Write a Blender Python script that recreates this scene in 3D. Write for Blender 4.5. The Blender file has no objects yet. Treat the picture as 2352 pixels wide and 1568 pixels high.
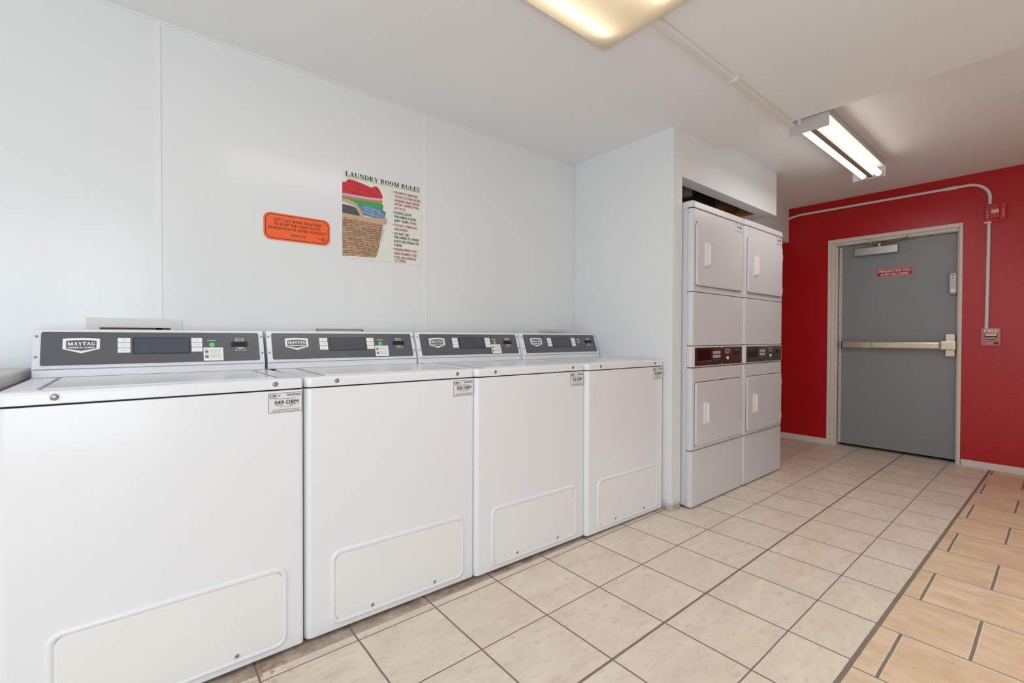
import bpy, bmesh, math, random
from mathutils import Matrix, Vector
random.seed(4)
R = math.radians
C = bpy.context.scene.collection
sc = bpy.context.scene

# ------------------------------------------------------------------ camera
W_, H_ = 2352, 1568
F_PX, YAW, PITCH, ROLL = 1049.6863, 50.5877, 0.6619, 0.1656
CAMZ = 1.06
cam = bpy.data.cameras.new('camera'); camo = bpy.data.objects.new('camera', cam); C.objects.link(camo)
cam.sensor_fit = 'HORIZONTAL'; cam.sensor_width = 36.0; cam.lens = 36.0 * F_PX / W_
cam.clip_start = 0.02; cam.clip_end = 100
y_, p_, r_ = R(YAW), R(PITCH), R(ROLL)
f0 = Vector((math.cos(y_), math.sin(y_), 0)); r0 = Vector((math.sin(y_), -math.cos(y_), 0)); u0 = Vector((0, 0, 1))
fw = f0 * math.cos(p_) - u0 * math.sin(p_); up = u0 * math.cos(p_) + f0 * math.sin(p_)
rr = r0 * math.cos(r_) + up * math.sin(r_); uu = -r0 * math.sin(r_) + up * math.cos(r_)
m = Matrix((rr, uu, -fw)).transposed().to_4x4(); m.translation = Vector((0, 0, CAMZ))
camo.matrix_world = m
sc.camera = camo

# ------------------------------------------------------------------ world, exposure
w = bpy.data.worlds.new('sky'); sc.world = w; w.use_nodes = True
w.node_tree.nodes['Background'].inputs[0].default_value = (0.85, 0.92, 1.0, 1)
w.node_tree.nodes['Background'].inputs[1].default_value = 1.0
sc.view_settings.view_transform = 'Standard'; sc.view_settings.look = 'None'
sc.view_settings.gamma = 1.0; sc.view_settings.use_curve_mapping = False
sc.view_settings.exposure = 0.1
sc.cycles.use_denoising = True
sc.cycles.max_bounces = 10; sc.cycles.diffuse_bounces = 6; sc.cycles.glossy_bounces = 4
sc.cycles.sample_clamp_indirect = 6.0
sc.cycles.caustics_reflective = False; sc.cycles.caustics_refractive = False

def area(name, loc, rot, sx, sy, power, col, parent=None, spread=180):
    l = bpy.data.lights.new(name, 'AREA'); l.shape = 'RECTANGLE'; l.size = sx; l.size_y = sy
    l.energy = power; l.color = col; l.spread = R(spread)
    o = bpy.data.objects.new(name, l); C.objects.link(o); o.location = loc; o.rotation_euler = rot
    if parent: o.parent = parent
    return o
# unseen windows: front one stretched low to brighten the ceiling, left one added fill
area('unseen_front_daylight', (-0.725, -1.68, 1.2), (R(90), 0, 0), 1.75, 2.1, 39, (0.84, 0.93, 1.0))
area('added_left_daylight', (-2.52, 0.35, 1.55), (R(90), 0, R(-90)), 1.5, 1.3, 21, (0.84, 0.93, 1.0))
# fill light without a fixture, added out of view to brighten the floor
area('added_fill_light', (2.3, -0.95, 2.28), (0, 0, 0), 1.8, .6, 15, (0.93, 0.97, 1.0), spread=115)

# ------------------------------------------------------------------ materials
def lin(c):
    c = [v / 255.0 for v in c]
    return tuple([(v / 12.92 if v <= 0.04045 else ((v + 0.055) / 1.055) ** 2.4) for v in c]) + (1,)
MATS = {}
def mat(name, col, rough=0.5, metal=0.0, var=0.04, vscale=6.0, bump=0.0, bscale=80.0, coat=0.0, spec=0.5, rvar=0.0):
    if name in MATS: return MATS[name]
    mt = bpy.data.materials.new(name); mt.use_nodes = True; nt = mt.node_tree; b = nt.nodes['Principled BSDF']
    geo = nt.nodes.new('ShaderNodeNewGeometry')
    n = nt.nodes.new('ShaderNodeTexNoise'); n.inputs['Scale'].default_value = vscale; n.inputs['Detail'].default_value = 4
    nt.links.new(geo.outputs['Position'], n.inputs['Vector'])
    mr = nt.nodes.new('ShaderNodeMapRange'); mr.inputs['To Min'].default_value = 1 - var; mr.inputs['To Max'].default_value = 1 + var * 0.6
    nt.links.new(n.outputs['Fac'], mr.inputs['Value'])
    mx = nt.nodes.new('ShaderNodeVectorMath'); mx.operation = 'SCALE'; mx.inputs[0].default_value = lin(col)[:3]
    nt.links.new(mr.outputs[0], mx.inputs['Scale']); nt.links.new(mx.outputs[0], b.inputs['Base Color'])
    b.inputs['Roughness'].default_value = rough; b.inputs['Metallic'].default_value = metal
    b.inputs['Coat Weight'].default_value = coat; b.inputs['Coat Roughness'].default_value = 0.12
    b.inputs['Specular IOR Level'].default_value = spec
    if bump:
        n2 = nt.nodes.new('ShaderNodeTexNoise'); n2.inputs['Scale'].default_value = bscale; n2.inputs['Detail'].default_value = 3
        nt.links.new(geo.outputs['Position'], n2.inputs['Vector'])
        bp = nt.nodes.new('ShaderNodeBump'); bp.inputs['Strength'].default_value = bump; bp.inputs['Distance'].default_value = 0.004
        nt.links.new(n2.outputs['Fac'], bp.inputs['Height']); nt.links.new(bp.outputs[0], b.inputs['Normal'])
    MATS[name] = mt
    return mt
def emis(name, col, s):
    mt = bpy.data.materials.new(name); mt.use_nodes = True; nt = mt.node_tree
    b = nt.nodes['Principled BSDF']; b.inputs['Base Color'].default_value = (0.8, 0.8, 0.8, 1)
    b.inputs['Emission Color'].default_value = col + (1,); b.inputs['Emission Strength'].default_value = s
    return mt

class NG:
    def __init__(s, nt): s.nt = nt
    def m(s, op, a, b=0.0, c=0.0):
        n = s.nt.nodes.new('ShaderNodeMath'); n.operation = op
        for i, v in enumerate((a, b, c)):
            if isinstance(v, (int, float)): n.inputs[i].default_value = v
            else: s.nt.links.new(v, n.inputs[i])
        return n.outputs[0]
    def mix(s, f, a, b):
        n = s.nt.nodes.new('ShaderNodeMix'); n.data_type = 'RGBA'
        for k, v in ((0, f), (6, a), (7, b)):
            if isinstance(v, (int, float, tuple)): n.inputs[k].default_value = v
            else: s.nt.links.new(v, n.inputs[k])
        return n.outputs[2]
    def noise(s, vec, scale, detail=4, rough=0.5, dist=0.0):
        n = s.nt.nodes.new('ShaderNodeTexNoise'); n.inputs['Scale'].default_value = scale
        n.inputs['Detail'].default_value = detail; n.inputs['Roughness'].default_value = rough; n.inputs['Distortion'].default_value = dist
        s.nt.links.new(vec, n.inputs['Vector']); return n.outputs['Fac']
    def rng(s, v, a, b, c, d):
        n = s.nt.nodes.new('ShaderNodeMapRange')
        for i, k in enumerate((a, b, c, d)): n.inputs[i + 1].default_value = k
        s.nt.links.new(v, n.inputs[0]); return n.outputs[0]

def floor_mat():
    mt = bpy.data.materials.new('floor_tiles'); mt.use_nodes = True; nt = mt.node_tree; b = nt.nodes['Principled BSDF']; g = NG(nt)
    geo = nt.nodes.new('ShaderNodeNewGeometry'); P = geo.outputs['Position']
    sp = nt.nodes.new('ShaderNodeSeparateXYZ'); nt.links.new(P, sp.inputs[0]); x, y = sp.outputs[0], sp.outputs[1]
    wob = g.m('MULTIPLY', g.m('SUBTRACT', g.noise(P, 9.0, 3), 0.5), 0.0035)
    xw = g.m('ADD', x, wob); yw = g.m('ADD', y, wob)
    # beige field
    T, TY = 0.3048, 0.3092
    u = g.m('DIVIDE', g.m('SUBTRACT', xw, 0.5929), T); iu = g.m('FLOOR', u); fu = g.m('MULTIPLY', g.m('SUBTRACT', u, iu), T)
    dx = g.m('MINIMUM', fu, g.m('SUBTRACT', T, fu)); lx = g.m('LESS_THAN', dx, 0.0033)
    v = g.m('DIVIDE', g.m('SUBTRACT', 1.5576, yw), TY); jv = g.m('FLOOR', v); fv = g.m('MULTIPLY', g.m('SUBTRACT', v, jv), TY)
    dy = g.m('MINIMUM', fv, g.m('SUBTRACT', TY, fv))
    wy = g.m('ADD', 0.0026, g.m('MULTIPLY', g.m('LESS_THAN', g.m('ABSOLUTE', g.m('SUBTRACT', y, 0.939)), 0.03), 0.0022))
    ly = g.m('LESS_THAN', dy, wy)
    strip = g.m('LESS_THAN', g.m('ABSOLUTE', g.m('SUBTRACT', yw, 1.597)), 0.0016)
    beige_l = g.m('MAXIMUM', g.m('MAXIMUM', lx, ly), strip)
    # brown field, staggered
    u2 = g.m('DIVIDE', g.m('SUBTRACT', xw, 1.776), 0.3315); iu2 = g.m('FLOOR', u2); fu2 = g.m('MULTIPLY', g.m('SUBTRACT', u2, iu2), 0.3315)
    dx2 = g.m('MINIMUM', fu2, g.m('SUBTRACT', 0.3315, fu2)); lx2 = g.m('LESS_THAN', dx2, 0.0030)
    par = g.m('FLOORED_MODULO', iu2, 2.0)
    off = g.m('SUBTRACT', 0.368, g.m('MULTIPLY', par, 0.175))
    v2 = g.m('DIVIDE', g.m('SUBTRACT', off, yw), 0.35); jv2 = g.m('FLOOR', v2); fv2 = g.m('MULTIPLY', g.m('SUBTRACT', v2, jv2), 0.35)
    dy2 = g.m('MINIMUM', fv2, g.m('SUBTRACT', 0.35, fv2)); ly2 = g.m('LESS_THAN', dy2, 0.0048)
    brown_l = g.m('MAXIMUM', lx2, ly2)
    edge_l = g.m('MULTIPLY', g.m('LESS_THAN', g.m('MINIMUM', g.m('SUBTRACT', dx2, 0.0010), g.m('SUBTRACT', dy2, 0.0036)), 0.0042), g.m('SUBTRACT', 1.0, brown_l))
    yb = g.m('SUBTRACT', 0.4395, g.m('MULTIPLY', g.m('SUBTRACT', x, 1.7), 0.0150))
    dyb = g.m('SUBTRACT', yw, yb)
    isb = g.m('LESS_THAN', dyb, 0.0); border = g.m('LESS_THAN', g.m('ABSOLUTE', dyb), 0.0074)
    line = g.m('MAXIMUM', border, g.m('ADD', g.m('MULTIPLY', isb, brown_l), g.m('MULTIPLY', g.m('SUBTRACT', 1.0, isb), beige_l)))
    # colours
    cb = nt.nodes.new('ShaderNodeCombineXYZ'); nt.links.new(iu, cb.inputs[0]); nt.links.new(jv, cb.inputs[1])
    wn = nt.nodes.new('ShaderNodeTexWhiteNoise'); wn.noise_dimensions = '2D'; nt.links.new(cb.outputs[0], wn.inputs['Vector'])
    cb2 = nt.nodes.new('ShaderNodeCombineXYZ'); nt.links.new(iu2, cb2.inputs[0]); nt.links.new(jv2, cb2.inputs[1])
    wn2 = nt.nodes.new('ShaderNodeTexWhiteNoise'); wn2.noise_dimensions = '2D'; nt.links.new(cb2.outputs[0], wn2.inputs['Vector'])
    # mottling: streaky, offset per tile
    mp = nt.nodes.new('ShaderNodeVectorMath'); mp.operation = 'MULTIPLY'; mp.inputs[1].default_value = (0.8, 1.9, 1)
    ad = nt.nodes.new('ShaderNodeVectorMath'); ad.operation = 'MULTIPLY_ADD'; ad.inputs[1].default_value = (7.3, 3.1, 5.0)
    nt.links.new(wn.outputs['Color'], ad.inputs[0]); nt.links.new(P, ad.inputs[2]); nt.links.new(ad.outputs[0], mp.inputs[0])
    n1 = g.noise(mp.outputs[0], 6.0, 6, 0.6, 0.6); n2 = g.noise(mp.outputs[0], 26.0, 5, 0.65, 0.4)
    beige = g.mix(g.rng(n1, 0.35, 0.68, 0, 1), lin((232, 219, 202)), lin((216, 201, 184)))
    beige = g.mix(g.rng(n2, 0.54, 0.74, 0, 0.65), beige, lin((186, 167, 147)))
    beige = g.mix(g.m('MULTIPLY', wn.outputs['Value'], 0.25), beige, lin((208, 193, 176)))
    mp2 = nt.nodes.new('ShaderNodeVectorMath'); mp2.operation = 'MULTIPLY'; mp2.inputs[1].default_value = (2.2, 0.7, 1)
    ad2 = nt.nodes.new('ShaderNodeVectorMath'); ad2.operation = 'MULTIPLY_ADD'; ad2.inputs[1].default_value = (7.3, 3.1, 5.0)
    nt.links.new(wn2.outputs['Color'], ad2.inputs[0]); nt.links.new(P, ad2.inputs[2]); nt.links.new(ad2.outputs[0], mp2.inputs[0])
    n3 = g.noise(mp2.outputs[0], 5.0, 6, 0.6, 0.8)
    brown = g.mix(g.rng(n3, 0.32, 0.7, 0, 1), lin((236, 210, 180)), lin((208, 176, 142)))
    brown = g.mix(g.m('MULTIPLY', wn2.outputs['Value'], 0.3), brown, lin((212, 182, 150)))
    brown = g.mix(g.rng(g.noise(mp2.outputs[0], 24.0, 5, .65, .4), .52, .75, 0, .6), brown, lin((190, 152, 120)))
    brown = g.mix(g.m('MULTIPLY', edge_l, 0.55), brown, lin((232, 218, 200)))
    col = g.mix(isb, beige, brown)
    # specks and grime
    sk = g.m('MULTIPLY', g.rng(g.noise(P, 60.0, 3, 0.6), 0.70, 0.74, 0, 1), 0.35)
    col = g.mix(sk, col, lin((150, 130, 112)))
    # dirty unglazed strip along the foot of the washers
    dband = g.m('MULTIPLY', g.rng(yw, 1.597, 1.603, 0, 1), g.rng(x, 2.3, 2.6, 1, 0))
    dn = g.rng(g.noise(P, 14.0, 6, 0.7), 0.3, 0.7, 0.25, 0.95)
    col = g.mix(g.m('MULTIPLY', dband, dn), col, lin((120, 98, 82)))
    dx_ = nt.nodes.new('ShaderNodeVectorMath'); dx_.operation = 'DISTANCE'; dx_.inputs[1].default_value = (0.31, 1.605, 0)
    nt.links.new(P, dx_.inputs[0])
    rust = g.m('MULTIPLY', g.rng(dx_.outputs['Value'], 0.0, 0.11, 1, 0), g.rng(g.noise(P, 45.0, 4, 0.7), 0.5, 0.62, 0, 1))
    col = g.mix(rust, col, lin((150, 82, 40)))
    gr = g.mix(g.noise(P, 20.0, 3), lin((112, 98, 86)), lin((142, 128, 114)))
    col = g.mix(line, col, gr)
    nt.links.new(col, b.inputs['Base Color'])
    nt.links.new(g.m('ADD', g.m('MULTIPLY', line, 0.4), g.rng(n2, 0.3, 0.7, 0.34, 0.46)), b.inputs['Roughness'])
    bp = nt.nodes.new('ShaderNodeBump'); bp.inputs['Strength'].default_value = 0.35; bp.inputs['Distance'].default_value = 0.002
    nt.links.new(g.m('SUBTRACT', g.m('MULTIPLY', n2, 0.25), line), bp.inputs['Height']); nt.links.new(bp.outputs[0], b.inputs['Normal'])
    return mt

M_wall = mat('white_wall_board', (224, 226, 227), 0.19, var=0.015, vscale=1.5, bump=0.05, bscale=30, spec=0.5)
M_plaster = mat('white_plaster', (227, 229, 231), 0.75, var=0.02, vscale=3, bump=0.25, bscale=45)
M_ceil = mat('ceiling_paint', (234, 236, 238), 0.9, var=0.02, vscale=2, bump=0.22, bscale=26)
M_red = mat('red_wall_paint', (184, 3, 11), 0.34, var=0.12, vscale=30, bump=0.2, bscale=60, spec=0.5)
M_trim = mat('white_trim_paint', (222, 214, 206), 0.45, var=0.05, vscale=12)
M_enamel = mat('white_enamel', (231, 233, 237), 0.26, var=0.008, vscale=2, coat=0.25)
M_enamel2 = mat('dryer_enamel', (212, 213, 217), 0.3, var=0.01, vscale=2, coat=0.2)
M_cream = mat('cream_panel_plastic', (233, 234, 233), 0.4, var=0.02, vscale=4)
M_gap = mat('dark_gap', (30, 30, 32), 0.8)
M_pgrey = mat('grey_control_panel', (92, 92, 97), 0.3, var=0.03, vscale=4, coat=0.2)
M_disp = mat('smoked_display', (70, 78, 88), 0.14, coat=0.3)
M_dispb = mat('black_plastic', (20, 20, 24), 0.35)
M_white = mat('print_white', (244, 244, 244), 0.5, var=0.0)
M_black = mat('print_black', (28, 27, 28), 0.5, var=0.0)
M_greyp = mat('print_grey', (130, 130, 130), 0.5, var=0.0)
M_redp = mat('print_red', (168, 40, 46), 0.5, var=0.0)
M_green = mat('green_button', (96, 214, 120), 0.4, var=0.02)
M_steel = mat('brushed_steel', (190, 188, 184), 0.32, metal=0.9, var=0.05, vscale=40)
M_screw = mat('screw_zinc', (150, 148, 146), 0.3, metal=0.85)
M_rubber = mat('black_rubber', (26, 24, 24), 0.7)
M_wood = mat('raw_wood', (120, 78, 44), 0.8, var=0.3, vscale=20)
M_dark = mat('dark_void_fill', (14, 12, 12), 0.9)

# ------------------------------------------------------------------ mesh helpers
def obj(name, bm, m_, parent=None, loc=None, smooth=None, **props):
    me = bpy.data.meshes.new(name)
    bmesh.ops.recalc_face_normals(bm, faces=bm.faces[:]) if props.pop('recalc', True) else None
    if smooth is not None:
        for f in bm.faces: f.smooth = len(f.verts) <= 6 and f.calc_area() < .012
        for e in bm.edges:
            if len(e.link_faces) == 2 and e.calc_face_angle(0) > R(smooth): e.smooth = False
    bm.to_mesh(me); bm.free()
    me.materials.append(m_)
    o = bpy.data.objects.new(name, me); C.objects.link(o)
    if parent: o.parent = parent
    if loc: o.location = loc
    for k, v in props.items(): o[k] = v
    return o
def struct(name, bm, m_, **k): return obj(name, bm, m_, kind='structure', **k)
def thing(name, label, cat, loc=(0, 0, 0), rz=0.0, group=None):
    o = bpy.data.objects.new(name, None); C.objects.link(o); o.empty_display_size = 0.1
    o.location = loc; o.rotation_euler = (0, 0, rz); o['label'] = label; o['category'] = cat
    if group: o['group'] = group
    return o
def tag(o, label, cat, group=None):
    o['label'] = label; o['category'] = cat
    if group: o['group'] = group
    return o
def dup(root, loc, rz, label, fix=None):
    r = root.copy(); C.objects.link(r); r.location = loc; r.rotation_euler = (0, 0, rz); r['label'] = label
    for ch in list(root.children):
        if fix and not fix(ch): continue
        c = ch.copy(); C.objects.link(c); c.parent = r
        for gch in list(ch.children):
            if fix and not fix(gch): continue
            d = gch.copy(); C.objects.link(d); d.parent = c
    return r
def nb(): return bmesh.new()
def box(bm, x0, x1, y0, y1, z0, z1, bev=0.0, seg=2, M=None):
    r = bmesh.ops.create_cube(bm, size=1.0); vs = r['verts']
    mm = Matrix.Translation(((x0 + x1) / 2, (y0 + y1) / 2, (z0 + z1) / 2)) @ Matrix.Diagonal((x1 - x0, y1 - y0, z1 - z0, 1))
    bmesh.ops.transform(bm, matrix=mm, verts=vs)
    if bev:
        es = list({e for v in vs for e in v.link_edges})
        r = bmesh.ops.bevel(bm, geom=es, offset=bev, segments=seg, profile=0.5, affect='EDGES')
        vs = list({v for f in r['faces'] for v in f.verts} | {v for v in vs if v.is_valid})
        vs = list({w2 for v in vs for f in v.link_faces for w2 in f.verts})
    if M: bmesh.ops.transform(bm, matrix=M, verts=vs)
    return bm
def rrpts(x0, x1, z0, z1, r, n=6):
    pts = []
    for cx, cz, a0 in ((x1 - r, z0 + r, -90), (x1 - r, z1 - r, 0), (x0 + r, z1 - r, 90), (x0 + r, z0 + r, 180)):
        for i in range(n + 1):
            a = R(a0 + 90 * i / n); pts.append((cx + r * math.cos(a), cz + r * math.sin(a)))
    return pts
def loft(bm, loops, cap0=True, cap1=True, M=None):
    """loops: lists of (x,y,z) with equal length, lofted in order"""
    vl = [[bm.verts.new(p) for p in lp] for lp in loops]; n = len(vl[0])
    for a, b_ in zip(vl, vl[1:]):
        for i in range(n):
            j = (i + 1) % n
            bm.faces.new((a[i], a[j], b_[j], b_[i]))
    if cap0: bm.faces.new(vl[0][::-1])
    if cap1: bm.faces.new(vl[-1])
    if M: bmesh.ops.transform(bm, matrix=M, verts=[v for l in vl for v in l])
    return bm
def rplate(bm, x0, x1, z0, z1, r, y0, y1, bev=0.0, M=None, n=6):
    """rounded rectangle plate in XZ, front face at y0 (towards -Y), back at y1"""
    def L(i, y): return [(p[0], y, p[1]) for p in rrpts(x0 + i, x1 - i, z0 + i, z1 - i, max(r - i, 0.0005), n)]
    if bev: lp = [L(0, y1), L(0, y0 + bev), L(bev * 0.3, y0 + bev * 0.3), L(bev, y0)]
    else: lp = [L(0, y1), L(0, y0)]
    return loft(bm, lp, M=M)
def rring(bm, x0, x1, z0, z1, r, wdt, y0, y1, M=None, n=8):
    """raised rounded frame"""
    def L(i, y): return [(p[0], y, p[1]) for p in rrpts(x0 + i, x1 - i, z0 + i, z1 - i, max(r - i, 0.0005), n)]
    lp = [L(0, y1), L(wdt * .12, y0 + (y1 - y0) * .35), L(wdt * .35, y0), L(wdt * .65, y0), L(wdt * .9, y0 + (y1 - y0) * .35), L(wdt, y1)]
    return loft(bm, lp, False, False, M=M)
def cyl(bm, p, q, r, n=20, r2=None, M=None):
    p, q = Vector(p), Vector(q); d = (q - p); L = d.length; d.normalize()
    a = d.orthogonal().normalized(); b_ = d.cross(a); r2 = r if r2 is None else r2
    def lp(c, rad): return [c + (a * math.cos(2 * math.pi * i / n) + b_ * math.sin(2 * math.pi * i / n)) * rad for i in range(n)]
    return loft(bm, [lp(p, r), lp(q, r2)], M=M)
def dome(bm, c, r, d, h=0.4, n=16, M=None):
    """screw head / button: low dome at c facing direction d"""
    c, d = Vector(c), Vector(d).normalized(); a = d.orthogonal().normalized(); b_ = d.cross(a)
    def lp(off, rad): return [c + d * off + (a * math.cos(2 * math.pi * i / n) + b_ * math.sin(2 * math.pi * i / n)) * rad for i in range(n)]
    return loft(bm, [lp(0, r), lp(r * h * .5, r * .92), lp(r * h * .85, r * .6), lp(r * h, r * .2)], M=M)
def tube(bm, pts, r, n=12, M=None, flat=1.0):
    pts = [Vector(p) for p in pts]; loops = []; prev = None
    for i, p in enumerate(pts):
        t = (pts[min(i + 1, len(pts) - 1)] - pts[max(i - 1, 0)]).normalized()
        a = t.orthogonal().normalized() if prev is None else (prev - t * prev.dot(t)).normalized()
        prev = a; b_ = t.cross(a)
        loops.append([p + (a * math.cos(2 * math.pi * k / n) + b_ * math.sin(2 * math.pi * k / n)) * r for k in range(n)])
    return loft(bm, loops, M=M)
def poly(bm, pts, y=0.0, M=None):
    vs = [bm.verts.new((p[0], y, p[1])) for p in pts]
    if len(vs) > 2: bm.faces.new(vs)
    if M: bmesh.ops.transform(bm, matrix=M, verts=vs)
    return bm
def rect(bm, x0, x1, z0, z1, y=0.0, M=None): return poly(bm, [(x0, z0), (x1, z0), (x1, z1), (x0, z1)], y, M)
def disc(bm, cx, cz, rx, rz=None, y=0.0, M=None, n=20):
    rz = rz or rx
    return poly(bm, [(cx + rx * math.cos(2 * math.pi * i / n), cz + rz * math.sin(2 * math.pi * i / n)) for i in range(n)], y, M)
def fpoly(bm, pts, y=0.0, M=None):
    """filled concave polygon"""
    vs = [bm.verts.new((p[0], y, p[1])) for p in pts]
    es = [bm.edges.new((vs[i], vs[(i + 1) % len(vs)])) for i in range(len(vs))]
    bmesh.ops.triangle_fill(bm, use_beauty=True, edges=es)
    if M: bmesh.ops.transform(bm, matrix=M, verts=vs)
    return bm

# -------- sans lettering (built-in font) fitted to a box
def text(bm, s, x0, z0, h, width=None, bold=0.0, y=0.0, M=None, center=None, maxw=None, shear=0.0, right=False):
    cu = bpy.data.curves.new('t', 'FONT'); cu.body = s; cu.size = 1.0; cu.resolution_u = 2; cu.shear = shear
    o = bpy.data.objects.new('t', cu); C.objects.link(o)
    dg = bpy.context.evaluated_depsgraph_get(); me = bpy.data.meshes.new_from_object(o.evaluated_get(dg))
    bpy.data.objects.remove(o); bpy.data.curves.remove(cu)
    xs = [v.co.x for v in me.vertices]
    if not xs: return bm
    CAP = 0.727
    sx = h / CAP; ax, bx = min(xs), max(xs); wd = (bx - ax) * sx; kx = sx
    if width: kx = width / (bx - ax); wd = width
    elif maxw and wd > maxw: kx = maxw / (bx - ax); wd = maxw
    ox = x0 if center is None else center - wd / 2
    if right: ox = x0 - wd
    t = bmesh.new(); t.from_mesh(me); bpy.data.meshes.remove(me)
    vmap = {}
    sh = bold * 2.4 * h
    for kk, dxx in enumerate((-sh, 0, sh) if bold else (0,)):
        for v in t.verts:
            co = Vector((ox + (v.co.x - ax) * kx + dxx, y - kk * .00025, z0 + v.co.y * sx))
            vmap[v.index] = bm.verts.new(M @ co if M else co)
        for f in t.faces:
            try: bm.faces.new([vmap[v.index] for v in f.verts])
            except ValueError: pass
    t.free(); return bm

# -------- serif lettering, drawn as strokes on a unit cap height
TK, TN = 0.17, 0.07
def _glyphs(TK, TN):
    def Ln(x0, y0, x1, y1, t): h = t / 2; return [(x0 - h, y0), (x0 + h, y0), (x1 + h, y1), (x1 - h, y1)]
    def V(x, t=TK, a=0, b=1): return [(x - t / 2, a), (x + t / 2, a), (x + t / 2, b), (x - t / 2, b)]
    def Hb(x0, x1, y, t=TN): return [(x0, y - t / 2), (x1, y - t / 2), (x1, y + t / 2), (x0, y + t / 2)]
    def S(x, y, w_=0.32): e = 0.06; return [(x - w_ / 2, y), (x + w_ / 2, y), (x + w_ / 2, y + (e if y == 0 else -e)), (x - w_ / 2, y + (e if y == 0 else -e))]
    def A(cx, cy, rx, ry, a0, a1, tx=TK, ty=TN, n=12):
        o = []
        for i in range(n):
            b0, b1 = R(a0 + (a1 - a0) * i / n), R(a0 + (a1 - a0) * (i + 1) / n)
            f = lambda b, k: (cx + (rx - k * tx) * math.cos(b), cy + (ry - k * ty) * math.sin(b))
            o.append([f(b0, 0), f(b1, 0), f(b1, 1), f(b0, 1)])
        return o
    def Dn(x, y0, y1): return V(x, TN, y0, y1)
    g = {}
    g['A'] = (.84, [Ln(.12, 0, .40, 1, TN), Ln(.42, 1, .68, 0, TK), Hb(.2, .56, .33), S(.12, 0, .24), S(.68, 0, .32)])
    g['C'] = (.76, A(.40, .5, .37, .5, 45, 315) + [Dn(.68, .66, .97), Dn(.68, .06, .26)])
    g['D'] = (.82, [V(.17), S(.15, 0, .28), S(.15, 1, .28), Hb(.1, .36, .965), Hb(.1, .36, .035)] + A(.34, .5, .43, .5, -90, 90))
    g['E'] = (.70, [V(.17), S(.15, 0, .28), S(.15, 1, .28), Hb(.1, .62, .965), Hb(.2, .46, .5), Hb(.1, .64, .035), Dn(.60, .76, 1), Dn(.63, 0, .26), Dn(.46, .38, .62)])
    g['F'] = (.66, [V(.17), S(.17, 0), S(.15, 1, .28), Hb(.1, .60, .965), Hb(.2, .46, .5), Dn(.60, .74, 1), Dn(.46, .38, .62)])
    g['G'] = (.82, A(.40, .5, .37, .5, 45, 330) + [Dn(.68, .68, .97), V(.66, TK * .9, 0.04, .45), S(.66, .45, .30)])
    g['H'] = (.88, [V(.17), V(.71), S(.17, 0), S(.17, 1), S(.71, 0), S(.71, 1), Hb(.2, .7, .51)])
    g['I'] = (.38, [V(.19), S(.19, 0), S(.19, 1)])
    g['K'] = (.84, [V(.17), S(.17, 0), S(.17, 1), Ln(.26, .42, .62, 1, TN), Ln(.36, .6, .68, 0, TK), S(.66, 1, .24), S(.70, 0, .28)])
    g['L'] = (.70, [V(.17), S(.15, 0, .28), S(.17, 1), Hb(.1, .64, .035), Dn(.63, 0, .28)])
    g['M'] = (1.06, [Dn(.14, 0, 1), Ln(.19, 1, .50, .02, TK), Ln(.52, .02, .82, 1, TN), V(.86), S(.14, 0, .24), S(.16, 1, .26), S(.86, 0), S(.88, 1, .28)])
    g['N'] = (.88, [Dn(.15, 0, 1), Ln(.19, 1, .68, 0, TK), Dn(.72, 0, 1), S(.15, 0, .26), S(.13, 1, .22), S(.72, 1, .28)])
    g['O'] = (.84, A(.41, .5, .38, .5, 0, 360, n=24))
    g['P'] = (.72, [V(.17), S(.17, 0), S(.15, 1, .28), Hb(.1, .36, .965), Hb(.2, .36, .44)] + A(.34, .70, .33, .29, -90, 90))
    g['R'] = (.82, [V(.17), S(.17, 0), S(.15, 1, .28), Hb(.1, .36, .965), Hb(.2, .38, .47)] + A(.34, .72, .33, .28, -90, 90) + [Ln(.38, .47, .68, 0, TK), S(.72, 0, .26)])
    g['S'] = (.64, A(.31, .735, .25, .265, 40, 262, TK * .85, TN) + A(.31, .265, .27, .265, -140, 82, TK * .85, TN) + [Ln(.17, .62, .44, .40, TK * 1.1), Dn(.53, .72, 1), Dn(.07, 0, .28)])
    g['T'] = (.74, [V(.37), S(.37, 0), Hb(.05, .69, .965), Dn(.08, .74, 1), Dn(.66, .74, 1)])
    g['U'] = (.86, [V(.17, TK, .35, 1), S(.17, 1), Dn(.70, .35, 1), S(.70, 1, .26)] + A(.41, .36, .325, .36, 180, 360, TK * .8, TN))
    g['W'] = (1.14, [Ln(.12, 1, .38, 0, TK), Ln(.40, 0, .58, 1, TN), Ln(.54, 1, .80, 0, TK), Ln(.82, 0, 1.02, 1, TN), S(.12, 1, .28), S(1.02, 1, .24), S(.56, 1, .26)])
    g['Y'] = (.82, [Ln(.14, 1, .41, .45, TK), Ln(.68, 1, .41, .45, TN), V(.41, TK, 0, .48), S(.41, 0), S(.14, 1, .30), S(.68, 1, .24)])
    g[' '] = (.34, [])
    g["'"] = (.22, [[(.06, .68), (.12, .68), (.17, 1), (.03, 1)]])
    g['.'] = (.26, [[(.06, 0), (.2, 0), (.2, .14), (.06, .14)]])
    return g
GL = _glyphs(.20, .08); GLB = _glyphs(.25, .13)
def serif(bm, s, x0, z0, h, width, y=0.0, M=None, G=None, gap=0.04, space=None):
    G = G or GL
    tot = sum(G[c][0] + gap for c in s) - gap; kx = width / tot; cx = 0
    for c in s:
        wd, ps = G[c]
        for iq, q in enumerate(ps):
            yq = y - (iq % 4) * .00015
            vs = [bm.verts.new((M @ Vector((x0 + (cx + a) * kx, yq, z0 + b_ * h))) if M else (x0 + (cx + a) * kx, yq, z0 + b_ * h)) for a, b_ in q]
            bm.faces.new(vs)
        cx += wd + gap
    return bm
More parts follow.
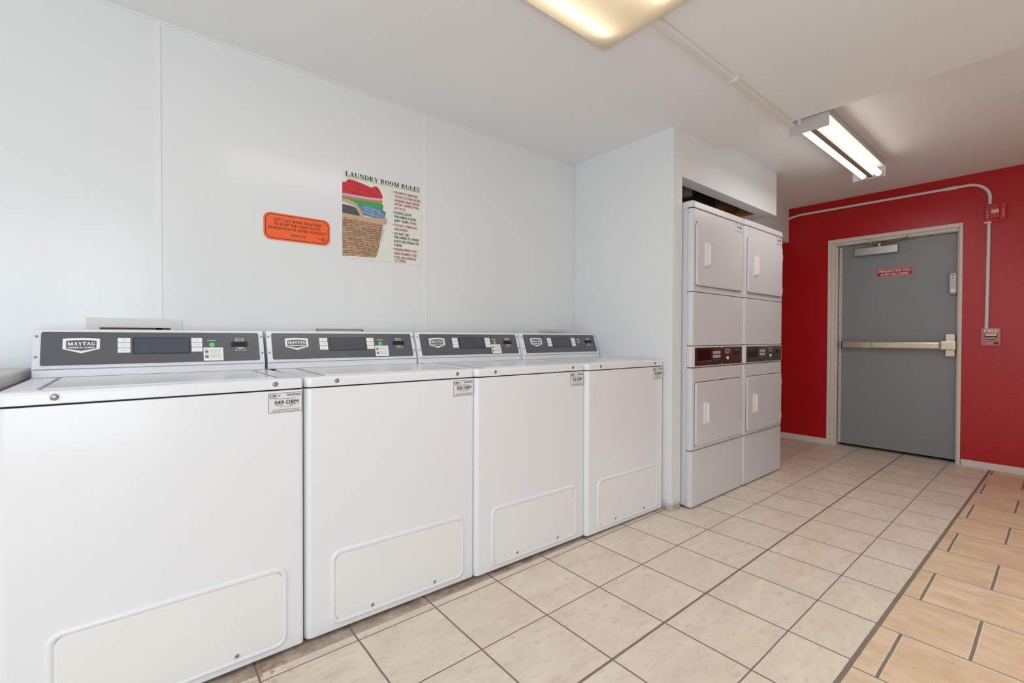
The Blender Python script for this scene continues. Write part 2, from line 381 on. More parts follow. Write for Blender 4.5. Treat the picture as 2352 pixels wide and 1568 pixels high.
def strip(bm, pts, wd, y=0.0, M=None):
    """polyline drawn as one flat mitred ribbon"""
    n = len(pts); closed = pts[0] == pts[-1]; L, Rt = [], []
    for i in range(n):
        p = pts[i]; a = pts[i - 1] if i else (pts[-2] if closed else pts[0]); c = pts[i + 1] if i < n - 1 else (pts[1] if closed else pts[-1])
        d1 = Vector((p[0] - a[0], p[1] - a[1])); d2 = Vector((c[0] - p[0], c[1] - p[1]))
        if d1.length < 1e-9: d1 = d2
        if d2.length < 1e-9: d2 = d1
        d1.normalize(); d2.normalize(); t = (d1 + d2)
        if t.length < 1e-6: t = d1
        t.normalize(); k = wd / 2 / max(.4, t.dot(d1)); nx, nz = -t.y * k, t.x * k
        L.append((p[0] + nx, p[1] + nz)); Rt.append((p[0] - nx, p[1] - nz))
    for i in range(n - 1): poly(bm, [Rt[i], Rt[i + 1], L[i + 1], L[i]], y, M)
    return bm
def fline(bm, x0, x1, z, h, y, M=None, n=8):
    """line of fine print too small to read: a broken row of dashes"""
    x = x0
    while x < x1:
        l = min(random.uniform(.4, 1.1) * (x1 - x0) / n, x1 - x); rect(bm, x, x + l, z - h / 2, z + h / 2, y, M); x += l + (x1 - x0) / n * .18

# ------------------------------------------------------------------ room shell
WY, XR, CH, CH2, CX = 2.322, 5.2785, 2.321, 2.394, 2.499
LX, FY = -2.45, -1.6
struct('floor', box(nb(), LX - .1, 5.75, FY - .1, WY + .1, -0.1, 0.0), floor_mat())
b = nb(); box(b, LX - .1, 2.978, FY - .1, WY + .1, CH, CH + .2)
struct('ceiling', b, M_ceil)
struct('ceiling_raised', box(nb(), 2.978, XR + .1, FY - .1, WY + .1, CH2, CH2 + .15), M_ceil)
struct('wall_back', box(nb(), LX - .1, XR + .1, WY, WY + .1, 0, 2.55), M_wall)
# right wall with the exit doorway
b = nb(); D0, D1, DZ = 0.575, 1.495, 1.985
box(b, XR, XR + .14, FY - .1, D0, 0, 2.55); box(b, XR, XR + .14, D1, WY + .1, 0, 2.55); box(b, XR, XR + .14, D0, D1, DZ, 2.55)
struct('wall_right', b, M_red)
# left and front walls with openings for the unseen windows
b = nb(); box(b, LX - .1, LX, FY - .1, -.4, 0, 2.55); box(b, LX - .1, LX, 1.1, WY + .1, 0, 2.55); box(b, LX - .1, LX, -.4, 1.1, 0, .9); box(b, LX - .1, LX, -.4, 1.1, 2.2, 2.55)
struct('wall_left', b, M_plaster)
b = nb(); box(b, LX - .1, -1.6, FY - .1, FY, 0, 2.55); box(b, .15, XR + .1, FY - .1, FY, 0, 2.55); box(b, -1.6, .15, FY - .1, FY, 0, .15); box(b, -1.6, .15, FY - .1, FY, 2.25, 2.55)
struct('wall_front', b, M_plaster)
for n_, (ax, a0, a1, pos, zl, zh) in enumerate((('x', -1.6, .15, FY - .07, .15, 2.25), ('y', -.4, 1.1, LX - .07, .9, 2.2))):
    b = nb()
    for k in range(3):
        t_ = a0 + (a1 - a0) * k / 2; t0, t1 = max(a0, t_ - .025), min(a1, t_ + .025)
        (box(b, t0, t1, pos, pos + .05, zl, zh) if ax == 'x' else box(b, pos, pos + .05, t0, t1, zl, zh))
    for z in (zl, zh - .05): (box(b, a0, a1, pos, pos + .05, z, z + .05) if ax == 'x' else box(b, pos, pos + .05, a0, a1, z, z + .05))
    struct('window_%d' % (n_ + 1), b, M_trim)  # unseen frames around the openings placed for the daylight
# column, header and dropped soffit of the dryer nook
def chip(o): return o
b = nb(); box(b, CX, 2.605, 1.519, WY, 0, CH2 + .02, bev=.004)
mc = M_plaster.copy(); mc.name = 'white_plaster_stained_foot'; nt = mc.node_tree; g = NG(nt); pb = nt.nodes['Principled BSDF']
src = pb.inputs['Base Color'].links[0].from_socket; gp = nt.nodes.new('ShaderNodeNewGeometry'); sx = nt.nodes.new('ShaderNodeSeparateXYZ'); nt.links.new(gp.outputs['Position'], sx.inputs[0])
st = g.m('MULTIPLY', g.rng(g.m('ADD', sx.outputs[2], g.m('MULTIPLY', g.noise(gp.outputs['Position'], 25.0, 4), .05)), .045, .085, 1, 0), g.rng(g.noise(gp.outputs['Position'], 60.0, 4), .35, .6, .25, .9))
nt.links.new(g.mix(st, src, lin((150, 130, 106))), pb.inputs['Base Color'])
struct('wall_column', b, mc)
b = nb()
box(b, 2.600, 4.030, 1.519, 1.610, 2.046, CH2 + .02)
box(b, 3.858, 4.030, 1.610, 1.868, 2.046, CH2 + .02)
box(b, 3.858, XR, 1.868, WY, 2.046, CH2 + .02)
box(b, 2.600, 3.858, 2.20, WY, 2.046, CH2 + .02)
struct('wall_header', b, M_plaster)
# wood framing, plus a black sheet as the cavity's darkness, in the open soffit
struct('trim_3', box(nb(), 2.93, 3.03, 1.69, 1.75, 2.05, CH2), mat('pale_stud', (150, 130, 108), .8, var=.2, vscale=30))
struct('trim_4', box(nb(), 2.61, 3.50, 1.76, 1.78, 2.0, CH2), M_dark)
b = nb(); box(b, 3.50, 3.84, 1.76, 1.78, 2.0, CH2); box(b, 3.52, 3.84, 1.735, 1.76, 2.09, 2.14)
struct('trim_5', b, M_wood)
struct('trim_6', box(nb(), 3.838, 3.857, 1.612, 1.76, 2.047, 2.30), mat('orange_lumber', (176, 122, 62), .7, var=.25, vscale=25))
# wall board joints on the washer wall
struct('trim_1', box(nb(), .060, .081, WY - .003, WY, .9, CH, bev=.001), mat('joint_strip', (228, 228, 228), .3, var=.01))
struct('trim_2', box(nb(), 1.254, 1.277, WY - .003, WY, .9, CH, bev=.001), MATS['joint_strip'])
# bead along the wall / ceiling joint
struct('trim_7', box(nb(), LX, CX, WY - .004, WY, CH - .010, CH, bev=.001), M_wall)
# baseboards on the red wall
b = nb(); box(b, XR - .012, XR, 1.512, WY, 0, .056, bev=.003); box(b, XR - .012, XR, FY, .556, 0, .056, bev=.003)
struct('baseboard_right', b, M_trim)

# ------------------------------------------------------------------ exit door
def exit_door():
    t = thing('door_1', 'grey steel emergency exit door in the red wall', 'door', (XR, 1.0, 0)); t['kind'] = 'structure'
    Y = lambda y: y - 1.0
    b = nb(); xf = -.012
    for (a0, a1, z0, z1) in ((1.483, 1.511, 0, 2.009), (.559, .579, 0, 2.009), (.579, 1.483, 1.974, 2.009)):
        box(b, xf, .004, Y(a0), Y(a1), z0, z1, bev=.003)
    # stepped reveal
    for (a0, a1, z0, z1) in ((1.455, 1.486, 0, 1.976), (.576, .590, 0, 1.976), (.59, 1.455, 1.950, 1.976)):
        box(b, .008, .034, Y(a0), Y(a1), z0, z1, bev=.002)
    for (a0, a1, z0, z1) in ((1.440, 1.50, 0, 1.975), (.57, .59, 0, 1.975), (.57, 1.5, 1.946, 1.99)):
        box(b, .034, .16, Y(a0), Y(a1), z0, z1)
    obj('door_frame', b, M_trim, t, label='white painted stepped frame')
    lf = .062
    obj('door_leaf', box(nb(), lf, lf + .045, Y(.588), Y(1.434), .026, 1.942, bev=.002), mat('grey_door_paint', (140, 145, 147), .42, var=.05, vscale=9, bump=.05), t)
    obj('backing', box(nb(), .16, .17, Y(.5), Y(1.56), 0, 2.05), M_dark, t)  # black sheet standing for the darkness in the door gaps
    b = nb(); box(b, lf - .004, lf + .001, Y(1.411), Y(1.434), .03, 1.935, bev=.001)
    hg = obj('continuous_hinge', b, mat('hinge_aluminium', (214, 212, 210), .35, metal=.3), t)
    b = nb()
    for k in range(16): dome(b, (lf - .004, Y(1.4225), .09 + k * .12), .004, (-1, 0, 0))
    obj('rivet', b, M_screw, hg)
    # closer: projected coordinates are at the wall plane; k scales to the leaf plane
    k = (XR + lf) / XR
    def P(y, z, x=lf): kk = (XR + x) / XR; return (x, Y(y * kk), CAMZ + (z - CAMZ) * kk)
    q0, q1 = P(1.301, 1.897, .02), P(.979, 1.826, .02)
    b = nb(); box(b, lf - .045, lf, q1[1], q0[1], q1[2], q0[2], bev=.004)
    c = obj('door_closer', b, M_steel, t)
    b = nb(); cyl(b, (lf - .02, Y(1.12), 1.89), (lf - .02, Y(1.12), 1.928), .018)
    cyl(b, (lf - .02, Y(1.12), 1.922), (-.02, Y(1.175), 1.945), .008); cyl(b, (lf - .02, Y(1.12), 1.922), (.0, Y(.90), 1.950), .008)
    box(b, -.045, .0, Y(1.16), Y(1.19), 1.938, 1.948); dome(b, (-.02, Y(1.175), 1.935), .012, (-1, 0, -.5)); dome(b, (-.012, Y(.90), 1.948), .010, (-1, 0, 0))
    obj('closer_arm', b, M_steel, c)
    # warning sign
    M = Matrix.Translation((lf - .0015, 0, 0)) @ Matrix.Rotation(R(-90), 4, 'Z')
    # local plane x' runs towards -Y world (to the viewer's right)
    a0, a1 = P(1.133, 1.685), P(.868, 1.611); sx0, sx1, sz0, sz1 = -a0[1], -a1[1], a1[2], a0[2]
    sg = obj('warning_sign', rplate(nb(), sx0, sx1, sz0, sz1, .004, 0, .001, M=M), mat('sign_red', (176, 26, 32), .4), t, label='red sign with white lettering')
    b = nb(); mm = M @ Matrix.Translation((0, -.0006, 0)); i = .004
    rring(b, sx0 + .003, sx1 - .003, sz0 + .003, sz1 - .003, .004, .0025, 0, .0003, M=mm)
    h = sz1 - sz0
    text(b, 'EMERGENCY EXIT ONLY', 0, sz0 + h * .545, h * .27, width=(sx1 - sx0) * .88, bold=.012, center=(sx0 + sx1) / 2, M=mm)
    text(b, 'ALARM WILL SOUND', 0, sz0 + h * .165, h * .25, width=(sx1 - sx0) * .74, bold=.012, center=(sx0 + sx1) / 2, M=mm)
    obj('lettering', b, M_white, sg)
    # exit alarm box
    a0, a1 = P(.640, 1.602, .03), P(.590, 1.424, .03); x0, x1, z0, z1 = -a0[1], -a1[1], a1[2], a0[2]
    ma = Matrix.Translation((lf, 0, 0)) @ Matrix.Rotation(R(-90), 4, 'Z')
    al = obj('exit_alarm', rplate(nb(), x0, x1, z0, z1, .012, -.045, 0, bev=.006, M=ma), mat('alarm_silver', (170, 166, 166), .35, metal=.4), t, label='silver exit alarm box')
    cxm = (x0 + x1) / 2
    obj('horn', dome(nb(), ma @ Vector((cxm, -.045, z0 + .028)), .019, (-1, 0, 0), .5), M_white, al)
    b = nb(); cyl(b, ma @ Vector((cxm, -.045, z1 - .045)), ma @ Vector((cxm, -.048, z1 - .045)), .011); obj('key_switch', b, M_white, al)
    b = nb(); cyl(b, ma @ Vector((cxm, -.048, z1 - .045)), ma @ Vector((cxm, -.0495, z1 - .045)), .005); rect(b, cxm - .012, cxm + .010, z1 - .022, z1 - .017, -.0458, ma); obj('keyhole', b, mat('dim_red', (120, 60, 58), .5), al)
    b = nb(); cyl(b, ma @ Vector((cxm + .003, -.02, z0 - .008)), ma @ Vector((cxm + .003, -.02, z0)), .008); obj('latch_stub', b, M_steel, al)
    # panic bar
    a0, a1 = P(1.393, 1.012, .01), P(.689, .958, .01)
    Mb = mat('bronze_satin', (206, 190, 168), .3, metal=.75, var=.06, vscale=30)
    bar = obj('panic_bar', box(nb(), lf - .05, lf, a1[1], a0[1], .957, 1.018, bev=.006), Mb, t, label='full width satin metal push bar')
    b = nb(); box(b, lf - .068, lf - .045, P(.70, 1, 0)[1], P(1.16, 1, 0)[1], .963, 1.013, bev=.005); obj('push_pad', b, Mb, bar)
    b = nb(); box(b, lf - .052, lf, P(1.385, 1)[1], P(1.385, 1)[1] + .012, .955, 1.020, bev=.003); obj('end_cap', b, M_steel, bar)
    b = nb(); yy0, yy1 = P(.689, 1, .0)[1], P(.592, 1, .0)[1]
    box(b, lf - .075, lf, yy1, yy0, .955, 1.028, bev=.006); box(b, lf - .035, lf, P(.658, 1)[1] - .066, P(.658, 1)[1], .896, 1.088, bev=.006)
    obj('latch_head', b, Mb, bar)
    b = nb(); box(b, lf - .03, lf, Y(.592), Y(.600), .96, 1.01); obj('latch_bolt', b, M_steel, bar)
exit_door()

# ------------------------------------------------------------------ washers
WW = .680
MP = Matrix.Translation((0, .490, 0))            # console base offset
ang = math.atan2(.048, 1.076 - .946)
# panel plane: origin at console front bottom (y=.49,z=.946), local z along the slope
MPL = Matrix.Translation((0, .490 - .0012, .946)) @ Matrix.Rotation(-ang, 4, 'X')
PL = math.hypot(.048, .130)
def zz(z): return (z - .946) / .130 * PL
def machine_tag(b_panel_parent, x0, x1, z0, z1, y, code, ma=None, name='id_label', csc=True, code_only=False):
    ma = ma or Matrix.Identity(4)
    tg = obj(name, rplate(nb(), x0, x1, z0, z1, .004, y, y + .0012, M=ma), mat('label_silver', (224, 224, 224), .35), b_panel_parent, label='white identification label')
    w_, h = x1 - x0, z1 - z0; y2 = y - .0004
    b = nb(); rring(b, x0, x1, z0, z1, .004, w_ * .016, y2, y2 + .0006, M=ma)
    text(b, 'CSC', x0 + w_ * .04, z0 + h * .80, h * .13, width=w_ * .23, bold=.03, y=y2, M=ma, shear=.35)
    text(b, code, x0 + w_ * .18, z0 + h * .42, h * .21, width=w_ * .70, bold=.008, y=y2, M=ma)
    x = x0 + w_ * .54
    while x < x0 + w_ * .95:
        l = random.choice((.006, .010, .016)) * w_; rect(b, x, x + l, z0 + h * .82, z0 + h * .93, y2, ma); x += l + w_ * .010
    obj('code_print', b, M_black, tg)
    b = nb(); text(b, '1-877-264-6622', 0, z0 + h * .26, h * .075, width=w_ * .37, center=x0 + w_ * .52, y=y2, M=ma)
    fline(b, x0 + w_ * .05, x0 + w_ * .24, z0 + h * .735, h * .035, y2, ma, 4); fline(b, x0 + w_ * .2, x0 + w_ * .8, z0 + h * .70, h * .03, y2, ma)
    fline(b, x0 + w_ * .22, x0 + w_ * .42, z0 + h * .375, h * .035, y2, ma, 4); fline(b, x0 + w_ * .6, x0 + w_ * .82, z0 + h * .375, h * .035, y2, ma, 4)
    fline(b, x0 + w_ * .12, x0 + w_ * .9, z0 + h * .15, h * .035, y2, ma); fline(b, x0 + w_ * .12, x0 + w_ * .9, z0 + h * .075, h * .03, y2, ma)
    obj('fine_print', b, M_greyp, tg)
    if csc:
        b = nb(); poly(b, [(x0 + w_ * .285, z0 + h * .82), (x0 + w_ * .33, z0 + h * .80), (x0 + w_ * .345, z0 + h * .92), (x0 + w_ * .31, z0 + h * .90)], y2, ma)
        obj('teal_mark', b, mat('teal_print', (30, 140, 150), .5), tg)
    return tg

def shield(bm, cx, cz, w_, h, M, y=0.0, t=.12):
    """badge outline: flat-arched top, straight sides, shallow V foot"""
    def out(k, kt):
        a = w_ / 2 - k; top = h / 2 - kt; shoulder = top - h * .05; low = -h / 2 + h * .28 + k * .15; tip = -h / 2 + kt * 1.1
        return [(cx - a, cz + low), (cx - a, cz + shoulder), (cx - a * .5, cz + top - h * .012), (cx, cz + top), (cx + a * .5, cz + top - h * .012), (cx + a, cz + shoulder), (cx + a, cz + low), (cx, cz + tip)]
    o, i = out(0, 0), out(w_ * t * .62, h * t * .95)
    n = len(o)
    for k in range(n):
        j = (k + 1) % n
        poly(bm, [o[k], o[j], i[j], i[k]], y, M)

def make_washer():
    t = thing('washing_machine', 'white top-loading commercial washing machine nearest the camera, label reading 049-DBM', 'washing machine', group='row of white top-load washing machines')
    x0, x1 = 0, WW
    # cabinet
    b = nb(); dpt = .60
    def rr_xy(z, i=0.0, r=.020):
        pts = []
        for cx, cy, a0, rad in ((x1 - .009, .009, -90, .009), (x1 - .004, dpt, 0, .004), (x0 + .004, dpt, 90, .004), (x0 + r, r, 180, r)):
            for k in range(7):
                a = R(a0 + 90 * k / 6)
                pts.append((cx + (rad - i) * math.cos(a), cy + (rad - i) * math.sin(a) * (1 if cy < .1 else 1), z))
        return pts
    loft(b, [rr_xy(.012, .003), rr_xy(.016), rr_xy(.8775), rr_xy(.8785, .002)])
    obj('cabinet', b, M_enamel, t, smooth=35)
    b = nb(); box(b, .006, WW - .006, .006, .59, .872, .886); obj('seam_shadow', b, M_gap, t)
    # top with rolled front edge
    b = nb()
    loft(b, [rr_xy(.8835, .001), rr_xy(.886), rr_xy(.908), rr_xy(.915, .003), rr_xy(.918, .009)])
    tp = obj('top_panel', b, M_enamel, t, smooth=40)
    # lid: framed by two shallow grooves
    b = nb(); box(b, .080, .604, .040, .450, .916, .9205, bev=.0025, seg=2)
    ld = obj('lid', b, M_enamel, t, smooth=40)
    b = nb()
    for (a, c, d, e) in ((.068, .080, .050, .455), (.604, .616, .050, .455)): box(b, a, c, d, e, .9175, .9185)
    box(b, .08, .604, .450, .462, .9175, .9185)
    obj('lid_groove', b, mat('groove_grey', (150, 151, 156), .5), tp)
    for x in (.105, .598):
        s = obj('screw', dome(nb(), (x, .001, .9005), .0085, (0, -1, 0), .45), M_screw, t)
        obj('washer_ring', rring(nb(), x - .011, x + .011, .9005 - .011, .9005 + .011, .0109, .003, -.0015, .001), M_white, s)
    # service panel
    b = nb(); rring(b, .082, .633, .029, .298, .037, .019, -.0055, .001)
    fr = obj('service_panel_frame', b, M_enamel, t, smooth=50)
    b = nb(); rplate(b, .0985, .6165, .0455, .2815, .023, -.0008, .001); obj('frame_gap', b, M_gap, fr)
    b = nb(); rplate(b, .0995, .6155, .0465, .2805, .023, -.0035, .001, bev=.0015)
    pn = obj('service_panel', b, M_cream, t, smooth=40)
    for x in (.232, .490):
        obj('screw_ring', rring(nb(), x - .012, x + .012, .044, .068, .0118, .004, -.0048, -.003), M_cream, pn, smooth=50)
        obj('panel_screw', dome(nb(), (x, -.0035, .056), .006, (0, -1, 0), .6), M_screw, pn)
    for x in (.05, .63):
        for y in (.05, .55):
            b = nb(); cyl(b, (x, y, 0), (x, y, .016), .022); obj('levelling_foot', b, M_rubber, t)
    return t

def make_console(t, code, dx):
    """control console; built at machine-local coordinates shifted by dx"""
    S = Matrix.Translation((dx, 0, 0))
    prof = [(.490, .919), (.490, .9435), (.4915, .9455), (.4900, .947), (.538, 1.0765), (.546, 1.080), (.640, 1.078), (.650, 1.070), (.650, .919)]
    b = nb(); WC = .682; r = .004
    loft(b, [[(r * 0 + .001, p[0] + .002, p[1]) for p in prof], [(.004, p[0], p[1]) for p in prof], [(WC - .004, p[0], p[1]) for p in prof], [(WC - .001, p[0] + .002, p[1]) for p in prof]], M=S)
    c = obj('console', b, M_enamel, t, smooth=25)
    obj('console_seam', box(nb(), .004, WC - .004, .4888, .492, .9440, .9456, M=S), mat('groove_grey', (150, 151, 156), .5), c)
    PM = S @ MPL
    obj('panel_bezel', rplate(nb(), .0155, WC - .0155, zz(.9535), zz(1.0715), .010, -.0015, .002, bev=.001, M=PM), M_enamel, c, smooth=40)
    obj('control_panel', rplate(nb(), .0195, WC - .0195, zz(.957), zz(1.0695), .007, -.0022, .001, M=PM), M_pgrey, c, label='dark grey control panel')
    for x in (.0085, WC - .0085):
        for z in (.987, 1.055):
            obj('console_screw', dome(nb(), PM @ Vector((x, 0, zz(z))), .0042, PM.to_3x3() @ Vector((0, -1, 0)), .45), M_screw, c)
    y = -.0028
    b = nb(); shield(b, .1185, zz(1.0225), .094, .056, PM, y, t=.15)
    serif(b, 'MAYTAG', .0835, zz(1.0230), .0125, .070, y, PM, GLB, gap=.01)
    text(b, 'COMMERCIAL LAUNDRY', .0845, zz(1.0130), .0056, width=.068, bold=.03, y=y, M=PM)
    obj('badge', b, M_white, c, label='white shield badge with lettering')
    # membrane buttons
    def buttons(xa, xb, words):
        h = (1.049 - .9945) / 3
        for k, w_ in enumerate(words):
            za, zb = 1.049 - h * k - .0004, 1.049 - h * (k + 1) + .0016
            o = obj('selector_button', rplate(nb(), xa, xb, zz(zb), zz(za), .001, y - .0004, 0, M=PM), M_white, c)
            q = nb()
            for n_, s in enumerate(w_):
                zc = (za + zb) / 2 + (.003 * (1 - 2 * n_) if len(w_) > 1 else 0)
                text(q, s, 0, zz(zc) - .0012, .0026, maxw=(xb - xa) * .86, center=(xa + xb) / 2, y=y - .0008, M=PM)
            obj('button_print', q, M_greyp, o)
    buttons(.213, .248, (('POWER', 'WASH'), ('NORMAL',), ('DELICATES',)))
    buttons(.430, .465, (('WHITES',), ('PERM PRESS',), ('KNITS',)))
    dd = obj('display', rplate(nb(), .2555, .4245, zz(.9905), zz(1.0500), .002, y - .0012, 0, bev=.0008, M=PM), M_dispb, c)
    obj('display_window', rplate(nb(), .258, .422, zz(.9925), zz(1.048), .0015, y - .0017, 0, M=PM), M_disp, dd)
    st = obj('start_button', dome(nb(), PM @ Vector((.497, y, zz(1.0215))), .0098, PM.to_3x3() @ Vector((0, -1, 0)), .2), M_green, c)
    b = nb(); text(b, 'START', 0, zz(1.0365), .0048, width=.028, center=.496, bold=.03, y=y, M=PM); obj('start_print', b, M_white, c)
    # card reader
    cr = obj('card_reader', rplate(nb(), .562, .620, zz(1.0145), zz(1.0315), .002, -.009, 0, bev=.001, M=PM), M_dispb, c)
    obj('card_slot', rplate(nb(), .568, .614, zz(1.0205), zz(1.0235), .0008, -.0096, -.008, M=PM), M_dark, cr)
    b = nb(); text(b, 'INSERT CARD', 0, zz(1.0425), .0045, width=.032, center=.592, bold=.03, y=y, M=PM); text(b, 'REMOVE CARD', 0, zz(1.0355), .0042, width=.033, center=.592, bold=.03, y=y, M=PM)
    obj('card_print', b, M_white, c); b = nb()
    tz = [(.582, zz(1.0095)), (.605, zz(1.0095)), (.612, zz(.9985)), (.575, zz(.9985)), (.582, zz(1.0095))]
    strip(b, tz, .0013, y, PM); poly(b, [(.588, zz(1.0075)), (.599, zz(1.0075)), (.601, zz(1.0045)), (.586, zz(1.0045))], y, PM)
    obj('card_icon', b, M_white, c)
    return c, PM
def add_sticker(c, PM):
    y = -.0036; cx, cz = .5005, zz(.9855)
    RM = PM @ Matrix.Translation((cx, 0, cz)) @ Matrix.Rotation(R(0.6), 4, 'Y')
    s = obj('notice_sticker', rplate(nb(), -.033, .033, -.027, .027, .001, y, 0, M=RM), M_white, c, label='small white sticker with red and green padlocks')
    for nm, zc, mm_, opn in (('red_padlock', .0125, mat('lock_red', (206, 60, 70), .5), 0), ('green_padlock', -.0085, mat('lock_green', (40, 130, 90), .5), 1)):
        b = nb(); rect(b, -.028, -.0165, zc - .0075, zc + .001, y - .0004, RM)
        pts = [(-.0222 + .0042 * math.cos(R(a)), zc + .002 + .006 * math.sin(R(a))) for a in range(0, 181, 20)]
        if opn: pts = pts[:]
        strip(b, pts, .0016, y - .0004, RM); obj(nm, b, mm_, s)
    b = nb()
    for k in range(5): fline(b, -.012, .026, .019 - k * .0035, .0011, y - .0004, RM, 5)
    for k in range(5): fline(b, -.012, .026, -.002 - k * .0035, .0011, y - .0004, RM, 5)
    obj('sticker_print', b, mat('print_lightgrey', (170, 168, 168), .5), s)

w1 = make_washer()
spots = [((-.272, 1.645, 0), 0, '049-DBM', .007, True, None),
         ((.443, 1.648, 0), R(-1.2), '050-DBM', -.026, True, 'white top-loading washing machine second from the camera, label reading 050-DBM'),
         ((1.131, 1.622, 0), R(-1.2), '051-DBM', -.022, True, 'white top-loading washing machine third from the camera, label reading 051-DBM'),
         ((1.811, 1.586, 0), R(-1.2), '052-DBM', -.019, False, 'white top-loading washing machine farthest from the camera, against the white column, no padlock sticker')]
for i, (loc, rz, code, dx, stick, lab) in enumerate(spots):
    if i == 0: t = w1; t.location = loc; t.rotation_euler = (0, 0, rz)
    else: t = dup(base_w, loc, rz, lab)
    if i == 0:
        base_w = w1
        washers = [t]
    else: washers.append(t)
for t, (loc, rz, code, dx, stick, lab) in zip(washers, spots):
    machine_tag(t, .5775, .6765, .8065, .8715, -.0012, code)
    c, PM = make_console(t, code, dx)
    if t is w1: c.scale.x = 1 / 1.041
    if stick: add_sticker(c, PM)
w1.scale.x = 1.041; washers[1].scale.x = 1.008; washers[2].scale.x = .998; washers[3].scale.x = .993
w1['label'] = 'white top-loading washing machine nearest the camera, label reading 049-DBM'

# ------------------------------------------------------------------ stacked dryers
def make_dryer(front_y, lx, wd, label, code, first=True):
    t = thing('stacked_dryer', label, 'dryer', (lx, front_y, 0), 0, 'pair of stacked tumble dryers beside the washers')
    r = .018
    def lp(z, y1=.036, i=0.0, rad=None):
        pts = []; rr_ = rad or r
        for cx, cy, a0, q in ((wd - rr_, rr_, -90, rr_), (wd - .002, y1 - .002, 0, .002), (.002, y1 - .002, 90, .002), (rr_, rr_, 180, rr_)):
            for k in range(6):
                a = R(a0 + 90 * k / 5); pts.append((cx + (q - i) * math.cos(a), cy + (q - i) * math.sin(a), z))
        return pts
    b = nb(); box(b, .002, wd - .002, .0375, .70, .014, 1.852, bev=.003); obj('cabinet', b, M_enamel2, t)
    b = nb(); box(b, .006, wd - .006, .006, .039, .018, 1.86); obj('seam_core', b, M_gap, t)
    secs = [('base_panel', .010, .3555), ('lower_front', .3595, .8665), ('control_housing', .871, 1.0015), ('middle_panel', 1.0055, 1.334), ('upper_front', 1.338, 1.846)]
    parts = {}
    for nm, z0, z1 in secs:
        b = nb(); loft(b, [lp(z0, i=.003), lp(z0 + .003), lp(z1 - .003), lp(z1, i=.003)])
        parts[nm] = obj(nm, b, M_enamel2, t, smooth=35)
    b = nb(); loft(b, [lp(1.8505, .70, .002), lp(1.853, .70, -.002), lp(1.884, .70, -.002), lp(1.892, .70, .004)]); obj('top_cap', b, M_enamel2, t, smooth=35)
    for (z0, z1, hz0, hz1, front) in ((.385, .776, .512, .648, 'lower_front'), (1.376, 1.762, 1.500, 1.643, 'upper_front')):
        xa, xb = .034, wd - .036
        obj('door_gap', rplate(nb(), xa - .003, xb + .003, z0 - .003, z1 + .004, .020, -.0006, .001), M_gap, parts[front])  # dark plate standing for the shadow line around the raised door
        d = obj('dryer_door', rplate(nb(), xa, xb, z0, z1, .018, -.013, .002, bev=.006), M_enamel2, t, smooth=40)
        b = nb(); hx0, hx1 = .122, .176
        rplate(b, hx0, hx1, hz0, hz1, .006, -.020, -.012, bev=.003)
        rplate(b, hx0 + .030, hx1 - .004, hz0 + .010, hz1 - .008, .005, -.030, -.018, bev=.005)
        obj('handle', b, mat('handle_plastic', (232, 228, 224), .35), d, smooth=40, label='recessed white grip')
        for hz in (z0 + .055, z1 - .075):
            b = nb(); cyl(b, (xb + .008, -.006, hz - .022), (xb + .008, -.006, hz + .022), .0045); box(b, xb - .002, xb + .010, -.004, .001, hz - .020, hz + .020)
            obj('hinge', b, mat('hinge_bright', (232, 228, 226), .25, metal=.35), t)
    for (x, z) in ((.020, .845), (wd - .014, .845), (.020, 1.832)):
        obj('screw', dome(nb(), (x, .002, z), .005, (0, -1, 0), .5), M_screw, t)
    obj('screw', dome(nb(), (.001, .026, 1.820), .005, (-1, 0, 0), .5), M_screw, t)
    # control panel
    ch = parts['control_housing']
    a, b1, z0, z1 = .026, wd - .030, .879, .9925
    obj('control_frame', rplate(nb(), a - .008, b1 + .008, z0 - .006, z1 + .006, .003, -.004, .001, bev=.001), M_enamel2, t)
    cp = obj('control_panel', rplate(nb(), a, b1, z0, z1, .002, -.0052, 0), mat('dark_brown_panel', (52, 42, 40), .2, coat=.3), t, label='dark brown control strip')
    wd_ = b1 - a; h = z1 - z0; y = -.006
    obj('display_window', rplate(nb(), a + wd_ * .05, a + wd_ * .315, z0 + h * .26, z0 + h * .9, .002, -.0058, 0), mat('dark_display', (16, 10, 12), .12), cp)
    obj('display_edge', rect(nb(), a + wd_ * .05, a + wd_ * .315, z0 + h * .245, z0 + h * .265, y), M_greyp, cp)
    Mlg = mat('label_grey', (176, 170, 168), .5)
    for k in (0, 1):
        o = obj('selector_button', rplate(nb(), a + wd_ * .352, a + wd_ * .51, z0 + h * (.40 - .0 if k else .62), z0 + h * (.56 if k else .78), .001, -.0062, 0), Mlg, cp)
    b = nb(); c0 = a + wd_ * .431
    for s in (1, -1):
        zc = z0 + h * .59
        strip(b, [(c0 - wd_ * .08, zc + s * h * .25), (c0, zc + s * h * .38), (c0 + wd_ * .08, zc + s * h * .25)], .0012, y)
        strip(b, [(c0 - wd_ * .045, zc + s * h * .25), (c0, zc + s * h * .32), (c0 + wd_ * .045, zc + s * h * .25), (c0 - wd_ * .045, zc + s * h * .25)], .001, y)
    obj('arrow_print', b, M_greyp, cp)
    b = nb(); shield(b, a + wd_ * .664, z0 + h * .74, wd_ * .115, h * .32, Matrix.Identity(4), y, t=.2)
    serif(b, 'MAYTAG', a + wd_ * .628, z0 + h * .72, h * .07, wd_ * .072, y, None, GLB, gap=.02); fline(b, a + wd_ * .628, a + wd_ * .70, z0 + h * .68, h * .03, y)
    obj('badge', b, mat('badge_pinkgrey', (168, 152, 154), .5), cp)
